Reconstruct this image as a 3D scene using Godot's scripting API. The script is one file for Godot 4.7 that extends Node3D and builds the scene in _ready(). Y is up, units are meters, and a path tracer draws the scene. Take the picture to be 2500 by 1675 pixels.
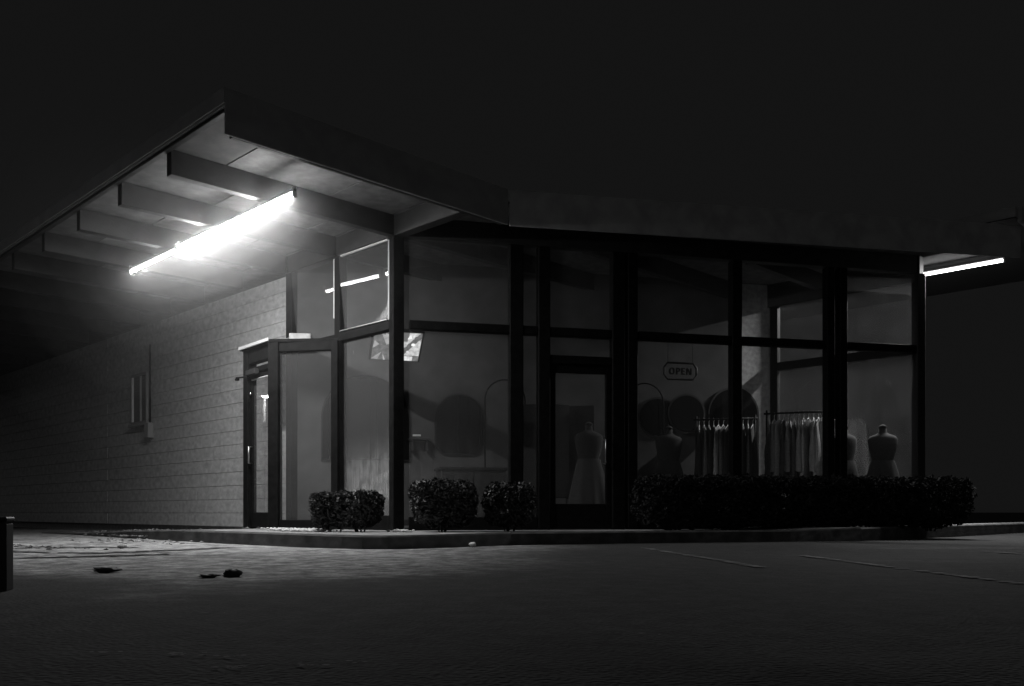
extends Node3D
# A glass-fronted shop at night, lit by bare fluorescent tubes under its eaves. Units are metres, y is up.
# The building has a frame of its own: +v runs along the roof joists, +u along the block wall away from the glass corner.

const CORNER := Vector3(-1.368, 0.0, -10.6)
const SLAB := 0.13          # top of the pavement
const BEAM := 3.60          # underside of joists and beams
const CEIL := 3.84          # underside of the roof boards
const MULL := 2.57          # centre of the transom bar
const FV := Vector2(0.8494, -0.5279)   # the shop front runs this way in (v, u)
var FYAW := -atan2(0.5279, 0.8494)
var rng := RandomNumberGenerator.new()
var frame_basis := Basis(Vector3(0.7046, 0, -0.7096), Vector3.UP, Vector3(0.7096, 0, 0.7046))
var shop: Node3D
var M := {}


# ---------------------------------------------------------------- helpers
func loc(u: float, v: float, h: float) -> Vector3:      # a point in the building's own axes
	return Vector3(v, h, -u)

func wld(u: float, v: float, h: float) -> Vector3:      # the same point in the world
	return CORNER + frame_basis * Vector3(v, h, -u)

func front(t: float, off := 0.0, h := 0.0) -> Vector3:  # t metres along the shop front from the corner, off metres out of it
	return Vector3(FV.x * t - 0.5279 * off, h, -FV.y * t + 0.8494 * off)

func back(t: float, off := 0.0, h := 0.0) -> Vector3:   # t metres along the display wall, off metres in front of it
	return front(t, off, h) + Vector3(0, 0, -2.19)

func put(parent: Node, called: String, mesh: Mesh, m: Material, at := Vector3.ZERO, yaw := 0.0) -> MeshInstance3D:
	var o := MeshInstance3D.new()
	o.name = called
	o.mesh = mesh
	if m: o.material_override = m
	o.position = at
	o.rotation.y = yaw
	parent.add_child(o, true)
	return o

func thing(called: String, label: String, category: String, at := Vector3.ZERO, yaw := 0.0, group := "") -> Node3D:
	var o := Node3D.new()
	o.name = numbered(called)
	o.position = at
	o.rotation.y = yaw
	add_child(o)
	tag(o, label, category, group)
	return o

func tag(o: Node, label: String, category: String, group := "") -> void:
	o.set_meta("label", label)
	o.set_meta("category", category)
	if group: o.set_meta("group", group)

var taken := {}
func numbered(called: String) -> String:
	var n: int = taken.get(called, 0)
	taken[called] = n + 1
	return called if n == 0 else "%s_%03d" % [called, n]

func copy(src: Node3D, called: String, label: String, at: Vector3, yaw: float) -> Node3D:
	var o: Node3D = src.duplicate()
	o.name = numbered(called)
	add_child(o)
	o.position = at
	o.rotation.y = yaw
	o.set_meta("label", label)
	return o

func structure(o: Node) -> void:
	o.set_meta("kind", "structure")

func begin() -> SurfaceTool:
	var st := SurfaceTool.new()
	st.begin(Mesh.PRIMITIVE_TRIANGLES)
	st.set_uv(Vector2.ZERO)
	return st

func quad(st: SurfaceTool, a: Vector3, b: Vector3, c: Vector3, d: Vector3) -> void:   # seen from its front a, b, c, d run clockwise
	st.set_uv(Vector2(0, 0)); st.add_vertex(a)
	st.set_uv(Vector2(1, 0)); st.add_vertex(b)
	st.set_uv(Vector2(1, 1)); st.add_vertex(c)
	st.set_uv(Vector2(0, 0)); st.add_vertex(a)
	st.set_uv(Vector2(1, 1)); st.add_vertex(c)
	st.set_uv(Vector2(0, 1)); st.add_vertex(d)

func done(st: SurfaceTool) -> ArrayMesh:
	st.generate_normals()
	return st.commit()

var box_cache := {}
func bevel_box(size: Vector3, c := 0.006) -> ArrayMesh:   # a box whose edges are chamfered
	var key := [size, c]
	if box_cache.has(key): return box_cache[key]
	var h := size / 2.0
	var st := begin()
	st.set_smooth_group(-1)
	for ax in 3:
		for s in [-1.0, 1.0]:
			var a1 := (ax + 1) % 3
			var a2 := (ax + 2) % 3
			var p := []
			for k in [[-1, -1], [1, -1], [1, 1], [-1, 1]]:
				var q := Vector3.ZERO
				q[ax] = s * h[ax]
				q[a1] = k[0] * (h[a1] - c)
				q[a2] = k[1] * (h[a2] - c)
				p.append(q)
			if s > 0: quad(st, p[3], p[2], p[1], p[0])
			else: quad(st, p[0], p[1], p[2], p[3])
	for ax in 3:
		var a1 := (ax + 1) % 3
		var a2 := (ax + 2) % 3
		for s1 in [-1.0, 1.0]:
			for s2 in [-1.0, 1.0]:
				var p := []
				for k in [[-1, 0], [1, 0], [1, 1], [-1, 1]]:
					var q := Vector3.ZERO
					q[ax] = k[0] * (h[ax] - c)
					q[a1] = s1 * (h[a1] - (c if k[1] == 0 else 0.0))
					q[a2] = s2 * (h[a2] - (0.0 if k[1] == 0 else c))
					p.append(q)
				if s1 * s2 < 0: quad(st, p[3], p[2], p[1], p[0])
				else: quad(st, p[0], p[1], p[2], p[3])
	for sx in [-1.0, 1.0]:
		for sy in [-1.0, 1.0]:
			for sz in [-1.0, 1.0]:
				var a := Vector3(sx * h.x, sy * (h.y - c), sz * (h.z - c))
				var b := Vector3(sx * (h.x - c), sy * h.y, sz * (h.z - c))
				var d := Vector3(sx * (h.x - c), sy * (h.y - c), sz * h.z)
				if sx * sy * sz > 0:
					st.add_vertex(a); st.add_vertex(d); st.add_vertex(b)
				else:
					st.add_vertex(a); st.add_vertex(b); st.add_vertex(d)
	box_cache[key] = done(st)
	return box_cache[key]

func box(parent: Node, called: String, size: Vector3, m: Material, at: Vector3, yaw := 0.0, c := 0.006) -> MeshInstance3D:
	return put(parent, called, bevel_box(size, minf(c, minf(size.x, minf(size.y, size.z)) * 0.3)), m, at, yaw)

func rail(parent: Node, called: String, a: Vector3, b: Vector3, w: float, hgt: float, m: Material, c := 0.006) -> MeshInstance3D:   # a level bar between two points
	var d := b - a
	return box(parent, called, Vector3(d.length(), hgt, w), m, (a + b) / 2.0, -atan2(d.z, d.x), c)

func tube_into(st: SurfaceTool, pts: Array, r: float, sides := 8) -> void:
	var rings := []
	for i in pts.size():
		var dir: Vector3 = (pts[mini(i + 1, pts.size() - 1)] - pts[maxi(i - 1, 0)]).normalized()
		var x := dir.cross(Vector3.UP if absf(dir.y) < 0.9 else Vector3.RIGHT).normalized()
		var y := dir.cross(x).normalized()
		var ring := []
		for k in sides:
			var a := TAU * k / sides
			ring.append(pts[i] + (x * cos(a) + y * sin(a)) * r)
		rings.append(ring)
	for i in rings.size() - 1:
		for k in sides:
			var n := (k + 1) % sides
			quad(st, rings[i][k], rings[i][n], rings[i + 1][n], rings[i + 1][k])
	for e in [0, rings.size() - 1]:
		for k in range(1, sides - 1):
			st.add_vertex(rings[e][0])
			st.add_vertex(rings[e][k + (1 if e == 0 else 0)])
			st.add_vertex(rings[e][k + (0 if e == 0 else 1)])

func tube(pts: Array, r: float, sides := 8) -> ArrayMesh:
	var st := begin()
	tube_into(st, pts, r, sides)
	return done(st)

func prism(outline: PackedVector2Array, lo: float, hi: float) -> ArrayMesh:    # outline in (x, z), extruded upwards
	var st := begin()
	st.set_smooth_group(-1)
	var idx := Geometry2D.triangulate_polygon(outline)
	var cw := Geometry2D.is_polygon_clockwise(outline)
	for k in range(0, idx.size(), 3):
		var t := [outline[idx[k]], outline[idx[k + 1]], outline[idx[k + 2]]]
		if (t[1] - t[0]).cross(t[2] - t[0]) < 0: t.reverse()
		for p in t: st.add_vertex(Vector3(p.x, hi, p.y))
		t.reverse()
		for p in t: st.add_vertex(Vector3(p.x, lo, p.y))
	for k in outline.size():
		var a := outline[k]
		var b := outline[(k + 1) % outline.size()]
		if cw:
			var s := a; a = b; b = s
		quad(st, Vector3(a.x, hi, a.y), Vector3(b.x, hi, b.y), Vector3(b.x, lo, b.y), Vector3(a.x, lo, a.y))
	return done(st)

func upright(outline: PackedVector2Array, depth: float) -> ArrayMesh:          # outline in (x, y), facing +z, its back at z = 0
	var st := begin()
	st.set_smooth_group(-1)
	var idx := Geometry2D.triangulate_polygon(outline)
	var cw := Geometry2D.is_polygon_clockwise(outline)
	for k in range(0, idx.size(), 3):
		var t := [outline[idx[k]], outline[idx[k + 1]], outline[idx[k + 2]]]
		if (t[1] - t[0]).cross(t[2] - t[0]) > 0: t.reverse()
		for p in t: st.add_vertex(Vector3(p.x, p.y, depth))
		t.reverse()
		for p in t: st.add_vertex(Vector3(p.x, p.y, 0))
	for k in outline.size():
		var a := outline[k]
		var b := outline[(k + 1) % outline.size()]
		if not cw:
			var s := a; a = b; b = s
		quad(st, Vector3(a.x, a.y, 0), Vector3(b.x, b.y, 0), Vector3(b.x, b.y, depth), Vector3(a.x, a.y, depth))
	return done(st)

func lathe(profile: Array, sides := 20, squash := Vector2.ONE) -> ArrayMesh:   # profile of (radius, height)
	var st := begin()
	for i in profile.size() - 1:
		for k in sides:
			var a := TAU * k / sides
			var b := TAU * (k + 1) / sides
			var p := []
			for q in [[i + 1, a], [i + 1, b], [i, b], [i, a]]:
				var r: Vector2 = profile[q[0]]
				p.append(Vector3(cos(q[1]) * r.x * squash.x, r.y, sin(q[1]) * r.x * squash.y))
			quad(st, p[3], p[2], p[1], p[0])
	return done(st)

func grey(a: float) -> Color:
	return Color(a, a, a).linear_to_srgb()

func mat(a: float, rough := 0.8, metal := 0.0) -> StandardMaterial3D:
	var m := StandardMaterial3D.new()
	m.albedo_color = grey(a)
	m.roughness = rough
	m.metallic = metal
	return m

func noise_tex(freq: float, lo: float, hi: float, size := 512, oct := 5, sd := 1) -> NoiseTexture2D:
	var n := FastNoiseLite.new()
	n.seed = sd
	n.frequency = freq
	n.fractal_octaves = oct
	var t := NoiseTexture2D.new()
	t.width = size
	t.height = size
	t.seamless = true
	t.noise = n
	var g := Gradient.new()
	g.set_color(0, Color(lo, lo, lo))
	g.set_color(1, Color(hi, hi, hi))
	t.color_ramp = g
	return t

func surfaced(a: float, rough: float, tex: Texture2D, scale: float, bump: Texture2D = null, bump_cm := 0.2, bump_world := true) -> StandardMaterial3D:
	var m := mat(a, rough)
	m.albedo_texture = tex
	m.uv1_triplanar = true
	m.uv1_world_triplanar = bump_world
	m.uv1_scale = Vector3.ONE * scale
	if bump:
		m.heightmap_enabled = true
		m.heightmap_texture = bump
		m.heightmap_scale = bump_cm
	return m


# ---------------------------------------------------------------- scene
func _ready() -> void:
	rng.seed = 7
	# camera: close to the ground, level, lens shifted upwards
	var cam := Camera3D.new()
	cam.name = "camera"
	cam.projection = Camera3D.PROJECTION_FRUSTUM
	cam.near = 0.05
	cam.far = 1500.0
	cam.size = 0.05 * 1675.0 / 2185.0
	cam.frustum_offset = Vector2(0, 0.05 * 412.5 / 2185.0)
	cam.position = Vector3(0, 0.35, 0)
	add_child(cam)
	# night sky
	var env := Environment.new()
	env.background_mode = Environment.BG_SKY
	env.tonemap_mode = Environment.TONE_MAPPER_LINEAR
	env.tonemap_exposure = 1.0
	env.sdfgi_enabled = true
	env.ssao_enabled = true
	env.ssil_enabled = true
	var sky := ProceduralSkyMaterial.new()
	sky.sky_top_color = grey(0.0068)
	sky.sky_horizon_color = grey(0.0068)
	sky.ground_horizon_color = grey(0.0068)
	sky.ground_bottom_color = grey(0.0030)
	sky.sun_angle_max = 1.0
	env.sky = Sky.new()
	env.sky.sky_material = sky
	env.volumetric_fog_enabled = true
	env.volumetric_fog_density = 0.0
	var we := WorldEnvironment.new()
	we.name = "environment"
	we.environment = env
	add_child(we)
	var soft_fill := DirectionalLight3D.new()  # added soft fill from behind the camera to lift the darks
	soft_fill.name = "added_fill"
	soft_fill.light_energy = 0.019
	soft_fill.light_angular_distance = 70.0
	soft_fill.light_color = Color(1, 1, 1)
	soft_fill.shadow_enabled = true
	soft_fill.sky_mode = DirectionalLight3D.SKY_MODE_LIGHT_ONLY
	soft_fill.rotation = Vector3(deg_to_rad(-42), deg_to_rad(-12), 0)
	add_child(soft_fill)

	materials()
	ground()
	building()
	lamps()
	display()
	planting()
	yard()
	street()


func materials() -> void:
	var fine := noise_tex(0.05, 0.0, 1.0, 512, 4, 3)
	M.fine = fine
	var rough := noise_tex(0.02, 0.25, 1.0, 1024, 6, 11)
	rough.noise.fractal_gain = 0.78
	M.asphalt = surfaced(1.0, 0.95, rough, 0.21, noise_tex(0.22, 0.0, 1.0, 1024, 3, 4), 1.0)
	M.concrete = surfaced(0.42, 0.9, noise_tex(0.012, 0.62, 1.0, 512, 6, 21), 0.5, fine, 0.35)
	M.kerb = surfaced(0.15, 0.9, noise_tex(0.015, 0.5, 1.0, 512, 6, 22), 0.6, fine, 0.35)
	M.block = surfaced(0.58, 0.85, noise_tex(0.02, 0.72, 1.0, 512, 5, 31), 0.9, noise_tex(0.09, 0.0, 1.0, 512, 4, 5), 0.25)
	M.block_dim = surfaced(0.575, 0.85, noise_tex(0.02, 0.72, 1.0, 512, 5, 32), 0.8, noise_tex(0.09, 0.0, 1.0, 512, 4, 6), 0.25)
	M.mortar = surfaced(0.30, 0.95, noise_tex(0.03, 0.7, 1.0, 256, 4, 33), 1.5)
	M.plaster = surfaced(0.095, 0.9, noise_tex(0.01, 0.80, 1.0, 512, 5, 41), 0.4, fine, 0.1)
	M.board = surfaced(0.17, 0.85, noise_tex(0.015, 0.72, 1.0, 512, 5, 51), 0.7, fine, 0.12)
	M.board_b = surfaced(0.15, 0.85, noise_tex(0.015, 0.72, 1.0, 512, 5, 52), 0.6, fine, 0.12)
	M.flashing = surfaced(0.42, 0.6, noise_tex(0.02, 0.8, 1.0, 256, 4, 64), 0.6)  # tone set so the roof edges match the night sky
	M.board_shaded = surfaced(0.10, 0.85, noise_tex(0.015, 0.72, 1.0, 512, 5, 53), 0.6, fine, 0.12)  # darker copy for the outer panels; light fading to the eaves is painted
	M.joist = surfaced(0.032, 0.6, noise_tex(0.02, 0.6, 1.0, 256, 4, 61), 1.2, fine, 0.15)
	M.steel = surfaced(0.014, 0.6, noise_tex(0.02, 0.6, 1.0, 256, 4, 62), 1.5)
	M.steel.metallic_specular = 0.2
	M.trim = mat(0.55, 0.5)
	M.frame = mat(0.24, 0.7)
	M.leaf_dark = mat(0.034, 1.0)
	M.leaf_dark.metallic_specular = 0.1
	M.dark = mat(0.02, 0.7)
	M.black = mat(0.010, 0.55)
	M.floor = surfaced(0.10, 0.6, noise_tex(0.02, 0.6, 1.0, 256, 4, 63), 0.7)
	M.white = mat(0.75, 0.55)
	M.chrome = mat(0.7, 0.18, 1.0)
	M.brushed = mat(0.45, 0.35, 1.0)
	M.cloth_dark = surfaced(0.03, 0.95, noise_tex(0.04, 0.6, 1.0, 256, 4, 71), 3.0)
	M.cloth_mid = surfaced(0.22, 0.95, noise_tex(0.04, 0.6, 1.0, 256, 4, 72), 3.0)
	M.cloth_dusk = surfaced(0.035, 0.9, noise_tex(0.04, 0.75, 1.0, 256, 4, 76), 3.0)
	M.cloth_pale = surfaced(0.55, 0.9, noise_tex(0.04, 0.75, 1.0, 256, 4, 75), 3.0)
	M.cloth_light = surfaced(0.78, 0.9, noise_tex(0.04, 0.75, 1.0, 256, 4, 73), 3.0)
	M.leaf = mat(0.028, 0.5)
	M.leaf_b = mat(0.045, 0.46)
	M.bark = mat(0.05, 0.9)
	M.card = surfaced(0.5, 0.85, noise_tex(0.02, 0.8, 1.0, 256, 4, 74), 2.0)
	var g := StandardMaterial3D.new()
	g.transparency = BaseMaterial3D.TRANSPARENCY_ALPHA
	g.albedo_color = Color(0.9, 0.9, 0.9, 0.06)
	g.roughness = 0.0
	M.glass = g
	var mirror := mat(0.008, 0.03)
	M.mirror = mirror
	for e in [["tube", 90.0], ["tube_short", 26.0], ["tube_right", 10.0], ["street", 60.0]]:
		var m := mat(0.9, 0.4)
		m.emission_enabled = true
		m.emission = Color(1, 1, 1)
		m.emission_energy_multiplier = e[1]
		M[e[0]] = m


# ---------------------------------------------------------------- ground
func ground() -> void:
	var st := begin()
	# a fine sheet near the shop that swells a little, and a plain one out to the horizon
	var n := FastNoiseLite.new()
	n.seed = 5
	n.frequency = 0.16
	n.fractal_octaves = 3
	var hgt := func(x: float, z: float) -> float:
		var edge := clampf((20.0 - absf(x)) / 6.0, 0, 1) * clampf((z + 24.0) / 6.0, 0, 1) * clampf((10.0 - z) / 6.0, 0, 1)
		return n.get_noise_2d(x, z) * 0.016 * edge
	var s := 0.2
	var n2 := FastNoiseLite.new()
	n2.seed = 15
	n2.frequency = 0.35
	# lamp pool painted into the asphalt's tone, with pale lit streaks at the right
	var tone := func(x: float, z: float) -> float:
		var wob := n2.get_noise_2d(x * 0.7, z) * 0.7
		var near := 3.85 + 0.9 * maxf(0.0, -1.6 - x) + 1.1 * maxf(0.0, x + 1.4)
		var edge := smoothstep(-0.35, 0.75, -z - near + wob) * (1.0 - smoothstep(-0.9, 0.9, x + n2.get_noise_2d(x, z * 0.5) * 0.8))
		var lit_streak := clampf(n2.get_noise_2d(x * 0.55 + 40.0, z * 3.2) * 2.6 - 0.35, 0, 1) * smoothstep(1.8, 3.0, x) * smoothstep(5.6, 6.6, -z) * (1.0 - smoothstep(8.4, 9.2, -z))
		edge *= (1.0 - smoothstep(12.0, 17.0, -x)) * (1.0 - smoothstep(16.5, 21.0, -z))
		return lerpf(lerpf(0.045, 0.85 * (1.0 - 0.45 * clampf(n2.get_noise_2d(x * 1.5 + 7.0, z * 2.2) * 2.2, 0, 1)), edge), 0.26, lit_streak)
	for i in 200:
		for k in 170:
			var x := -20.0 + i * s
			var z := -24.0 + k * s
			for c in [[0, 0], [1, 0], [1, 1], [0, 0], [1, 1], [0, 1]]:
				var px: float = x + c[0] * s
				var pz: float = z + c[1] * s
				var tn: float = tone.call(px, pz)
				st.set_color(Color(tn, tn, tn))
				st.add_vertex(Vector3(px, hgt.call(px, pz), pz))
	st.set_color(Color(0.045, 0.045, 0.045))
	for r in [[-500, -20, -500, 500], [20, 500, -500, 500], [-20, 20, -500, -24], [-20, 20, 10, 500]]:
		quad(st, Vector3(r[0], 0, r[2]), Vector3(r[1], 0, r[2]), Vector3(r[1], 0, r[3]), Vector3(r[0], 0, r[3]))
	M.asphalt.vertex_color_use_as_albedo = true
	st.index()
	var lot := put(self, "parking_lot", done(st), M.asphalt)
	structure(lot)
	# cracks with dirt and weeds in them
	var crack_mat := surfaced(0.018, 1.0, M.fine, 2.0)
	for c in [[[-7.5, 8.6], [-5.4, 7.75], [-4.3, 7.62], [-3.4, 7.48], [-2.95, 8.2], [-2.75, 8.9]], [[-4.6, 6.9], [-4.0, 6.6], [-3.3, 6.95], [-2.7, 7.3]], [[-4.9, 8.6], [-4.2, 8.9], [-3.6, 8.8]]]:
		var cs := begin()
		var prev: Array = []
		for i in c.size() - 1:
			for j in 14:
				var f := j / 14.0
				var p := Vector2(lerpf(c[i][0], c[i + 1][0], f), lerpf(c[i][1], c[i + 1][1], f)) + Vector2(rng.randf_range(-1, 1), rng.randf_range(-1, 1)) * 0.05
				var d := Vector2(c[i + 1][0] - c[i][0], c[i + 1][1] - c[i][1]).normalized().orthogonal() * rng.randf_range(0.015, 0.12)
				var a := Vector3(p.x - d.x, hgt.call(p.x - d.x, -p.y + d.y) + 0.005, -(p.y - d.y))
				var b := Vector3(p.x + d.x, hgt.call(p.x + d.x, -p.y - d.y) + 0.005, -(p.y + d.y))
				if prev: quad(cs, prev[0], a, b, prev[1])
				prev = [a, b]
		put(lot, "crack", done(cs), crack_mat)
	# worn stall lines
	var paint := mat(0.13, 0.9)
	for l in [[Vector2(1.29, 8.79), Vector2(1.56, 5.6)], [Vector2(2.3, 7.1), Vector2(2.5, 4.4)], [Vector2(4.15, 7.9), Vector2(4.6, 5.2)]]:
		var ps := begin()
		var dd: Vector2 = (l[1] - l[0])
		var o: Vector2 = dd.normalized().orthogonal() * 0.05
		for j in 60:
			if rng.randf() < 0.3: continue
			var a: Vector2 = l[0] + dd * (j / 60.0)
			var b: Vector2 = l[0] + dd * ((j + 1.0) / 60.0)
			var e := o * rng.randf_range(0.5, 1.0)
			var q := []
			for p in [a - e, b - e, b + e, a + e]: q.append(Vector3(p.x, hgt.call(p.x, -p.y) + 0.006, -p.y))
			quad(ps, q[0], q[1], q[2], q[3])
		put(lot, "stall_line", done(ps), paint)
	# flecks of old road paint close to the camera
	for f in [[-0.97, 2.15, 4], [-0.78, 2.13, 5], [-0.66, 2.10, 3], [-0.60, 1.94, 6], [-0.46, 1.97, 5], [-0.36, 2.02, 2], [-1.0, 3.0, 1], [0.35, 2.5, 1], [-0.45, 7.0, 1]]:
		var ps := begin()
		for w in f[2] * 2:
			var c := Vector2(f[0] + rng.randfn(0, 0.028), -f[1] + rng.randfn(0, 0.010))
			var rad := rng.randf_range(0.003, 0.011)
			var q := []
			for k in 7:
				var an := TAU * k / 7.0
				q.append(Vector3(c.x + cos(an) * rad * rng.randf_range(0.4, 1.6), hgt.call(c.x, c.y) + 0.006, c.y + sin(an) * rad * rng.randf_range(0.2, 0.9)))
			for k in 7:
				ps.add_vertex(Vector3(c.x, hgt.call(c.x, c.y) + 0.007, c.y)); ps.add_vertex(q[k]); ps.add_vertex(q[(k + 1) % 7])
		put(lot, "paint_fleck", done(ps), paint)
	# pavement with its kerb; it sinks to the lot at its left end
	var walk := begin()
	walk.set_smooth_group(-1)
	var inner: Array = []
	var outer: Array = []
	var path := [[7.5, -1.55, 0.012], [5.6, -1.62, 0.035], [3.6, -1.68, 0.10], [2.2, -1.7, 0.13], [0.6, -1.7, 0.13], [-1.35, -1.7, 0.13], [-1.62, -1.66, 0.13], [-1.82, -1.52, 0.13], [-1.9, -1.3, 0.13], [-1.85, -0.8, 0.13], [-1.72, 0.2, 0.13], [-2.1, 1.2, 0.13], [-2.6, 2.2, 0.13], [-3.3, 3.3, 0.13], [-3.9, 3.9, 0.16], [-3.95, 6.2, 0.165], [-4.0, 9.2, 0.165], [-4.0, 14.0, 0.165]]
	var inn := [[7.5, 0.1], [5.6, 0.1], [3.6, 0.1], [2.2, 0.1], [0.6, 0.1], [0.3, 0.1], [0.2, 0.1], [0.1, 0.1], [0.0, 0.15], [-0.1, 0.25], [-0.25, 0.6], [-0.6, 1.2], [-1.2, 2.2], [-1.9, 3.3], [-2.3, 3.9], [-3.6, 6.2], [-3.6, 9.2], [-3.6, 14.0]]
	for i in path.size():
		outer.append(wld(path[i][0], path[i][1], path[i][2]))
		inner.append(wld(inn[i][0], inn[i][1], path[i][2]))
	for i in path.size() - 1:
		var mid0: Vector3 = outer[i].lerp(inner[i], 0.16 / outer[i].distance_to(inner[i]))
		var mid1: Vector3 = outer[i + 1].lerp(inner[i + 1], 0.16 / outer[i + 1].distance_to(inner[i + 1]))
		quad(walk, mid0, inner[i], inner[i + 1], mid1)
	put(self, "pavement", done(walk), M.concrete).set_meta("kind", "structure")
	var kerb := begin()
	kerb.set_smooth_group(-1)
	for i in path.size() - 1:
		var q := []
		for e in [[i, 0.0], [i + 1, 0.0], [i + 1, 1.0], [i, 1.0]]:
			q.append(outer[e[0]].lerp(inner[e[0]], e[1] * 0.155 / outer[e[0]].distance_to(inner[e[0]])))
		var up := Vector3(0, 0.002, 0)
		var lo := Vector3(0, -0.014, 0)
		var r0: Vector3 = q[0].lerp(q[3], 0.1)
		var r1: Vector3 = q[1].lerp(q[2], 0.1)
		quad(kerb, r0 + up, q[3] + up, q[2] + up, r1 + up)
		quad(kerb, q[0] + lo, r0 + up, r1 + up, q[1] + lo)
		quad(kerb, Vector3(q[0].x, -0.05, q[0].z), q[0] + lo, q[1] + lo, Vector3(q[1].x, -0.05, q[1].z))
	put(self, "kerb", done(kerb), M.kerb).set_meta("kind", "structure")


# ---------------------------------------------------------------- the shop
func building() -> void:
	shop = thing("shop_building", "low glass-fronted shop with deep flat eaves on dark joists and a pale block wall", "building", CORNER)
	shop.basis = frame_basis
	# roof: slab, boards between the joists, joists, edge boards
	var outline := PackedVector2Array()
	for p in [[-1.27, -2.85], [-1.27, 0.6], [-5.0, 6.1], [-5.0, 6.12], [22.0, 6.12], [22.0, -2.85]]:
		outline.append(Vector2(p[1], -p[0]))
	var roof := put(shop, "roof", prism(outline, CEIL + 0.03, CEIL + 0.16), M.flashing)
	var step := 1.19
	for i in 19:
		var u0 := -step + i * step
		var k := 0
		var at := -2.74
		while at < -0.12:
			var e := minf(at + 1.22, -0.10)
			if k == 0: e = at + 0.55 + 0.67 * float((i * 37) % 10) / 10.0
			var sz := Vector3(e - at - 0.012, 0.02, step - 0.012)
			box(roof, "ceiling_panel", sz, M.board_shaded if k == 0 else (M.board if (i + k) % 2 else M.board_b), loc(u0 + step / 2.0, (at + e) / 2.0, CEIL + 0.012 + rng.randf_range(-0.003, 0.003)), 0.0, 0.002)
			at = e
			k += 1
	var inner_panel := PackedVector2Array()
	for p in [[-1.27, -0.08], [-1.27, 0.6], [-5.0, 6.1], [-5.0, 6.12], [22.0, 6.12], [22.0, -0.08]]:
		inner_panel.append(Vector2(p[1], -p[0]))
	put(roof, "ceiling_panel", prism(inner_panel, CEIL, CEIL + 0.022), M.board_b)
	var eave := PackedVector2Array()
	for p in [[-5.0, 5.9], [-5.0, 9.4], [15.0, 9.4], [15.0, 5.9]]: eave.append(Vector2(p[1], -p[0]))
	put(roof, "raised_eave", prism(eave, 4.07, 4.2), M.flashing)
	put(roof, "soffit", prism(eave, 4.055, 4.068), M.dark)
	for i in 19:
		var u0 := i * step
		rail(roof, "joist", loc(u0, -2.76, (BEAM + CEIL) / 2.0), loc(u0, -0.075, (BEAM + CEIL) / 2.0), 0.10, CEIL - BEAM, M.joist, 0.004)
	for i in 5:
		var u0 := -i * step
		var v0 := 0.075
		if i > 0: v0 = -u0 / 0.6215 + 0.12
		if v0 < 5.9: rail(roof, "joist", loc(u0, v0, (BEAM + CEIL) / 2.0), loc(u0, 5.95, (BEAM + CEIL) / 2.0), 0.10, CEIL - BEAM - 0.003, M.joist, 0.004)
	for i in 2:
		rail(roof, "joist", loc((i + 1) * step, 0.075, (BEAM + CEIL) / 2.0), loc((i + 1) * step, 4.0, (BEAM + CEIL) / 2.0), 0.10, CEIL - BEAM - 0.003, M.joist, 0.004)
	rail(roof, "fascia", loc(-1.25, -2.82, 3.925), loc(22.0, -2.82, 3.925), 0.03, 0.15, M.flashing)
	rail(roof, "edge_strip", loc(-1.20, -2.79, 3.83), loc(22.0, -2.79, 3.83), 0.06, 0.034, M.joist)  # dark strip added to hide the fascia's lit underside
	rail(roof, "fascia", loc(-1.22, -2.76, 3.79), loc(-1.22, 0.56, 3.79), 0.05, 0.38, M.joist)
	rail(roof, "flashing", loc(-1.26, -2.835, 3.80), loc(-1.26, 0.60, 3.80), 0.025, 0.40, M.flashing)  # pale outer board added so the roof edge blends into the sky
	rail(roof, "fascia", loc(-1.27, 0.62, 3.79), loc(-5.0, 6.1, 3.79), 0.03, 0.40, M.flashing)
	rail(roof, "fascia", loc(-5.02, 6.0, 4.12), loc(-5.02, 9.4, 4.12), 0.05, 0.2, M.flashing)
	# beams on the glass walls
	rail(roof, "beam", loc(-1.19, 0, (BEAM + CEIL) / 2.0), loc(2.30, 0, (BEAM + CEIL) / 2.0), 0.14, CEIL - BEAM - 0.004, M.joist)
	rail(roof, "beam", front(0.09, 0, (BEAM + CEIL) / 2.0), front(7.05, 0, (BEAM + CEIL) / 2.0), 0.13, CEIL - BEAM - 0.008, M.joist)
	rail(roof, "beam", loc(-3.8, 6.05, 3.77), loc(-1.4, 6.05, 3.77), 0.14, 0.56, M.joist)
	block_wall()
	glazing()
	# inside: floor, display wall, the wall behind it
	var floor_line := PackedVector2Array()
	for p in [[0.0, 0.02], [-3.74, 6.03], [-1.5, 6.03], [2.3, 0.02]]: floor_line.append(Vector2(p[1], -p[0]))
	put(shop, "floor", prism(floor_line, 0.02, SLAB + 0.03), M.floor)
	var dw := box(shop, "display_wall", Vector3(6.47, CEIL - SLAB, 0.16), M.plaster, back(3.245, -0.08, (CEIL + SLAB) / 2.0), FYAW)
	box(shop, "lit_wall_end", Vector3(0.63, CEIL - SLAB, 0.16), M.block, back(6.797, -0.08, (CEIL + SLAB) / 2.0), FYAW)  # paler end of the display wall; its lamplit patch is in the colour
	rail(dw, "baseboard", Vector3(-3.2, -1.80, 0.09), Vector3(3.2, -1.80, 0.09), 0.02, 0.12, M.dark)
	rail(shop, "rear_wall", loc(-1.48, 6.05, 1.98), loc(13.0, 6.05, 1.98), 0.2, 3.7, M.block_dim)
	# narrow window high in the block wall
	var win := Node3D.new()
	win.name = "window"
	win.position = loc(7.22, -0.03, 2.33)
	shop.add_child(win, true)
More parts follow.
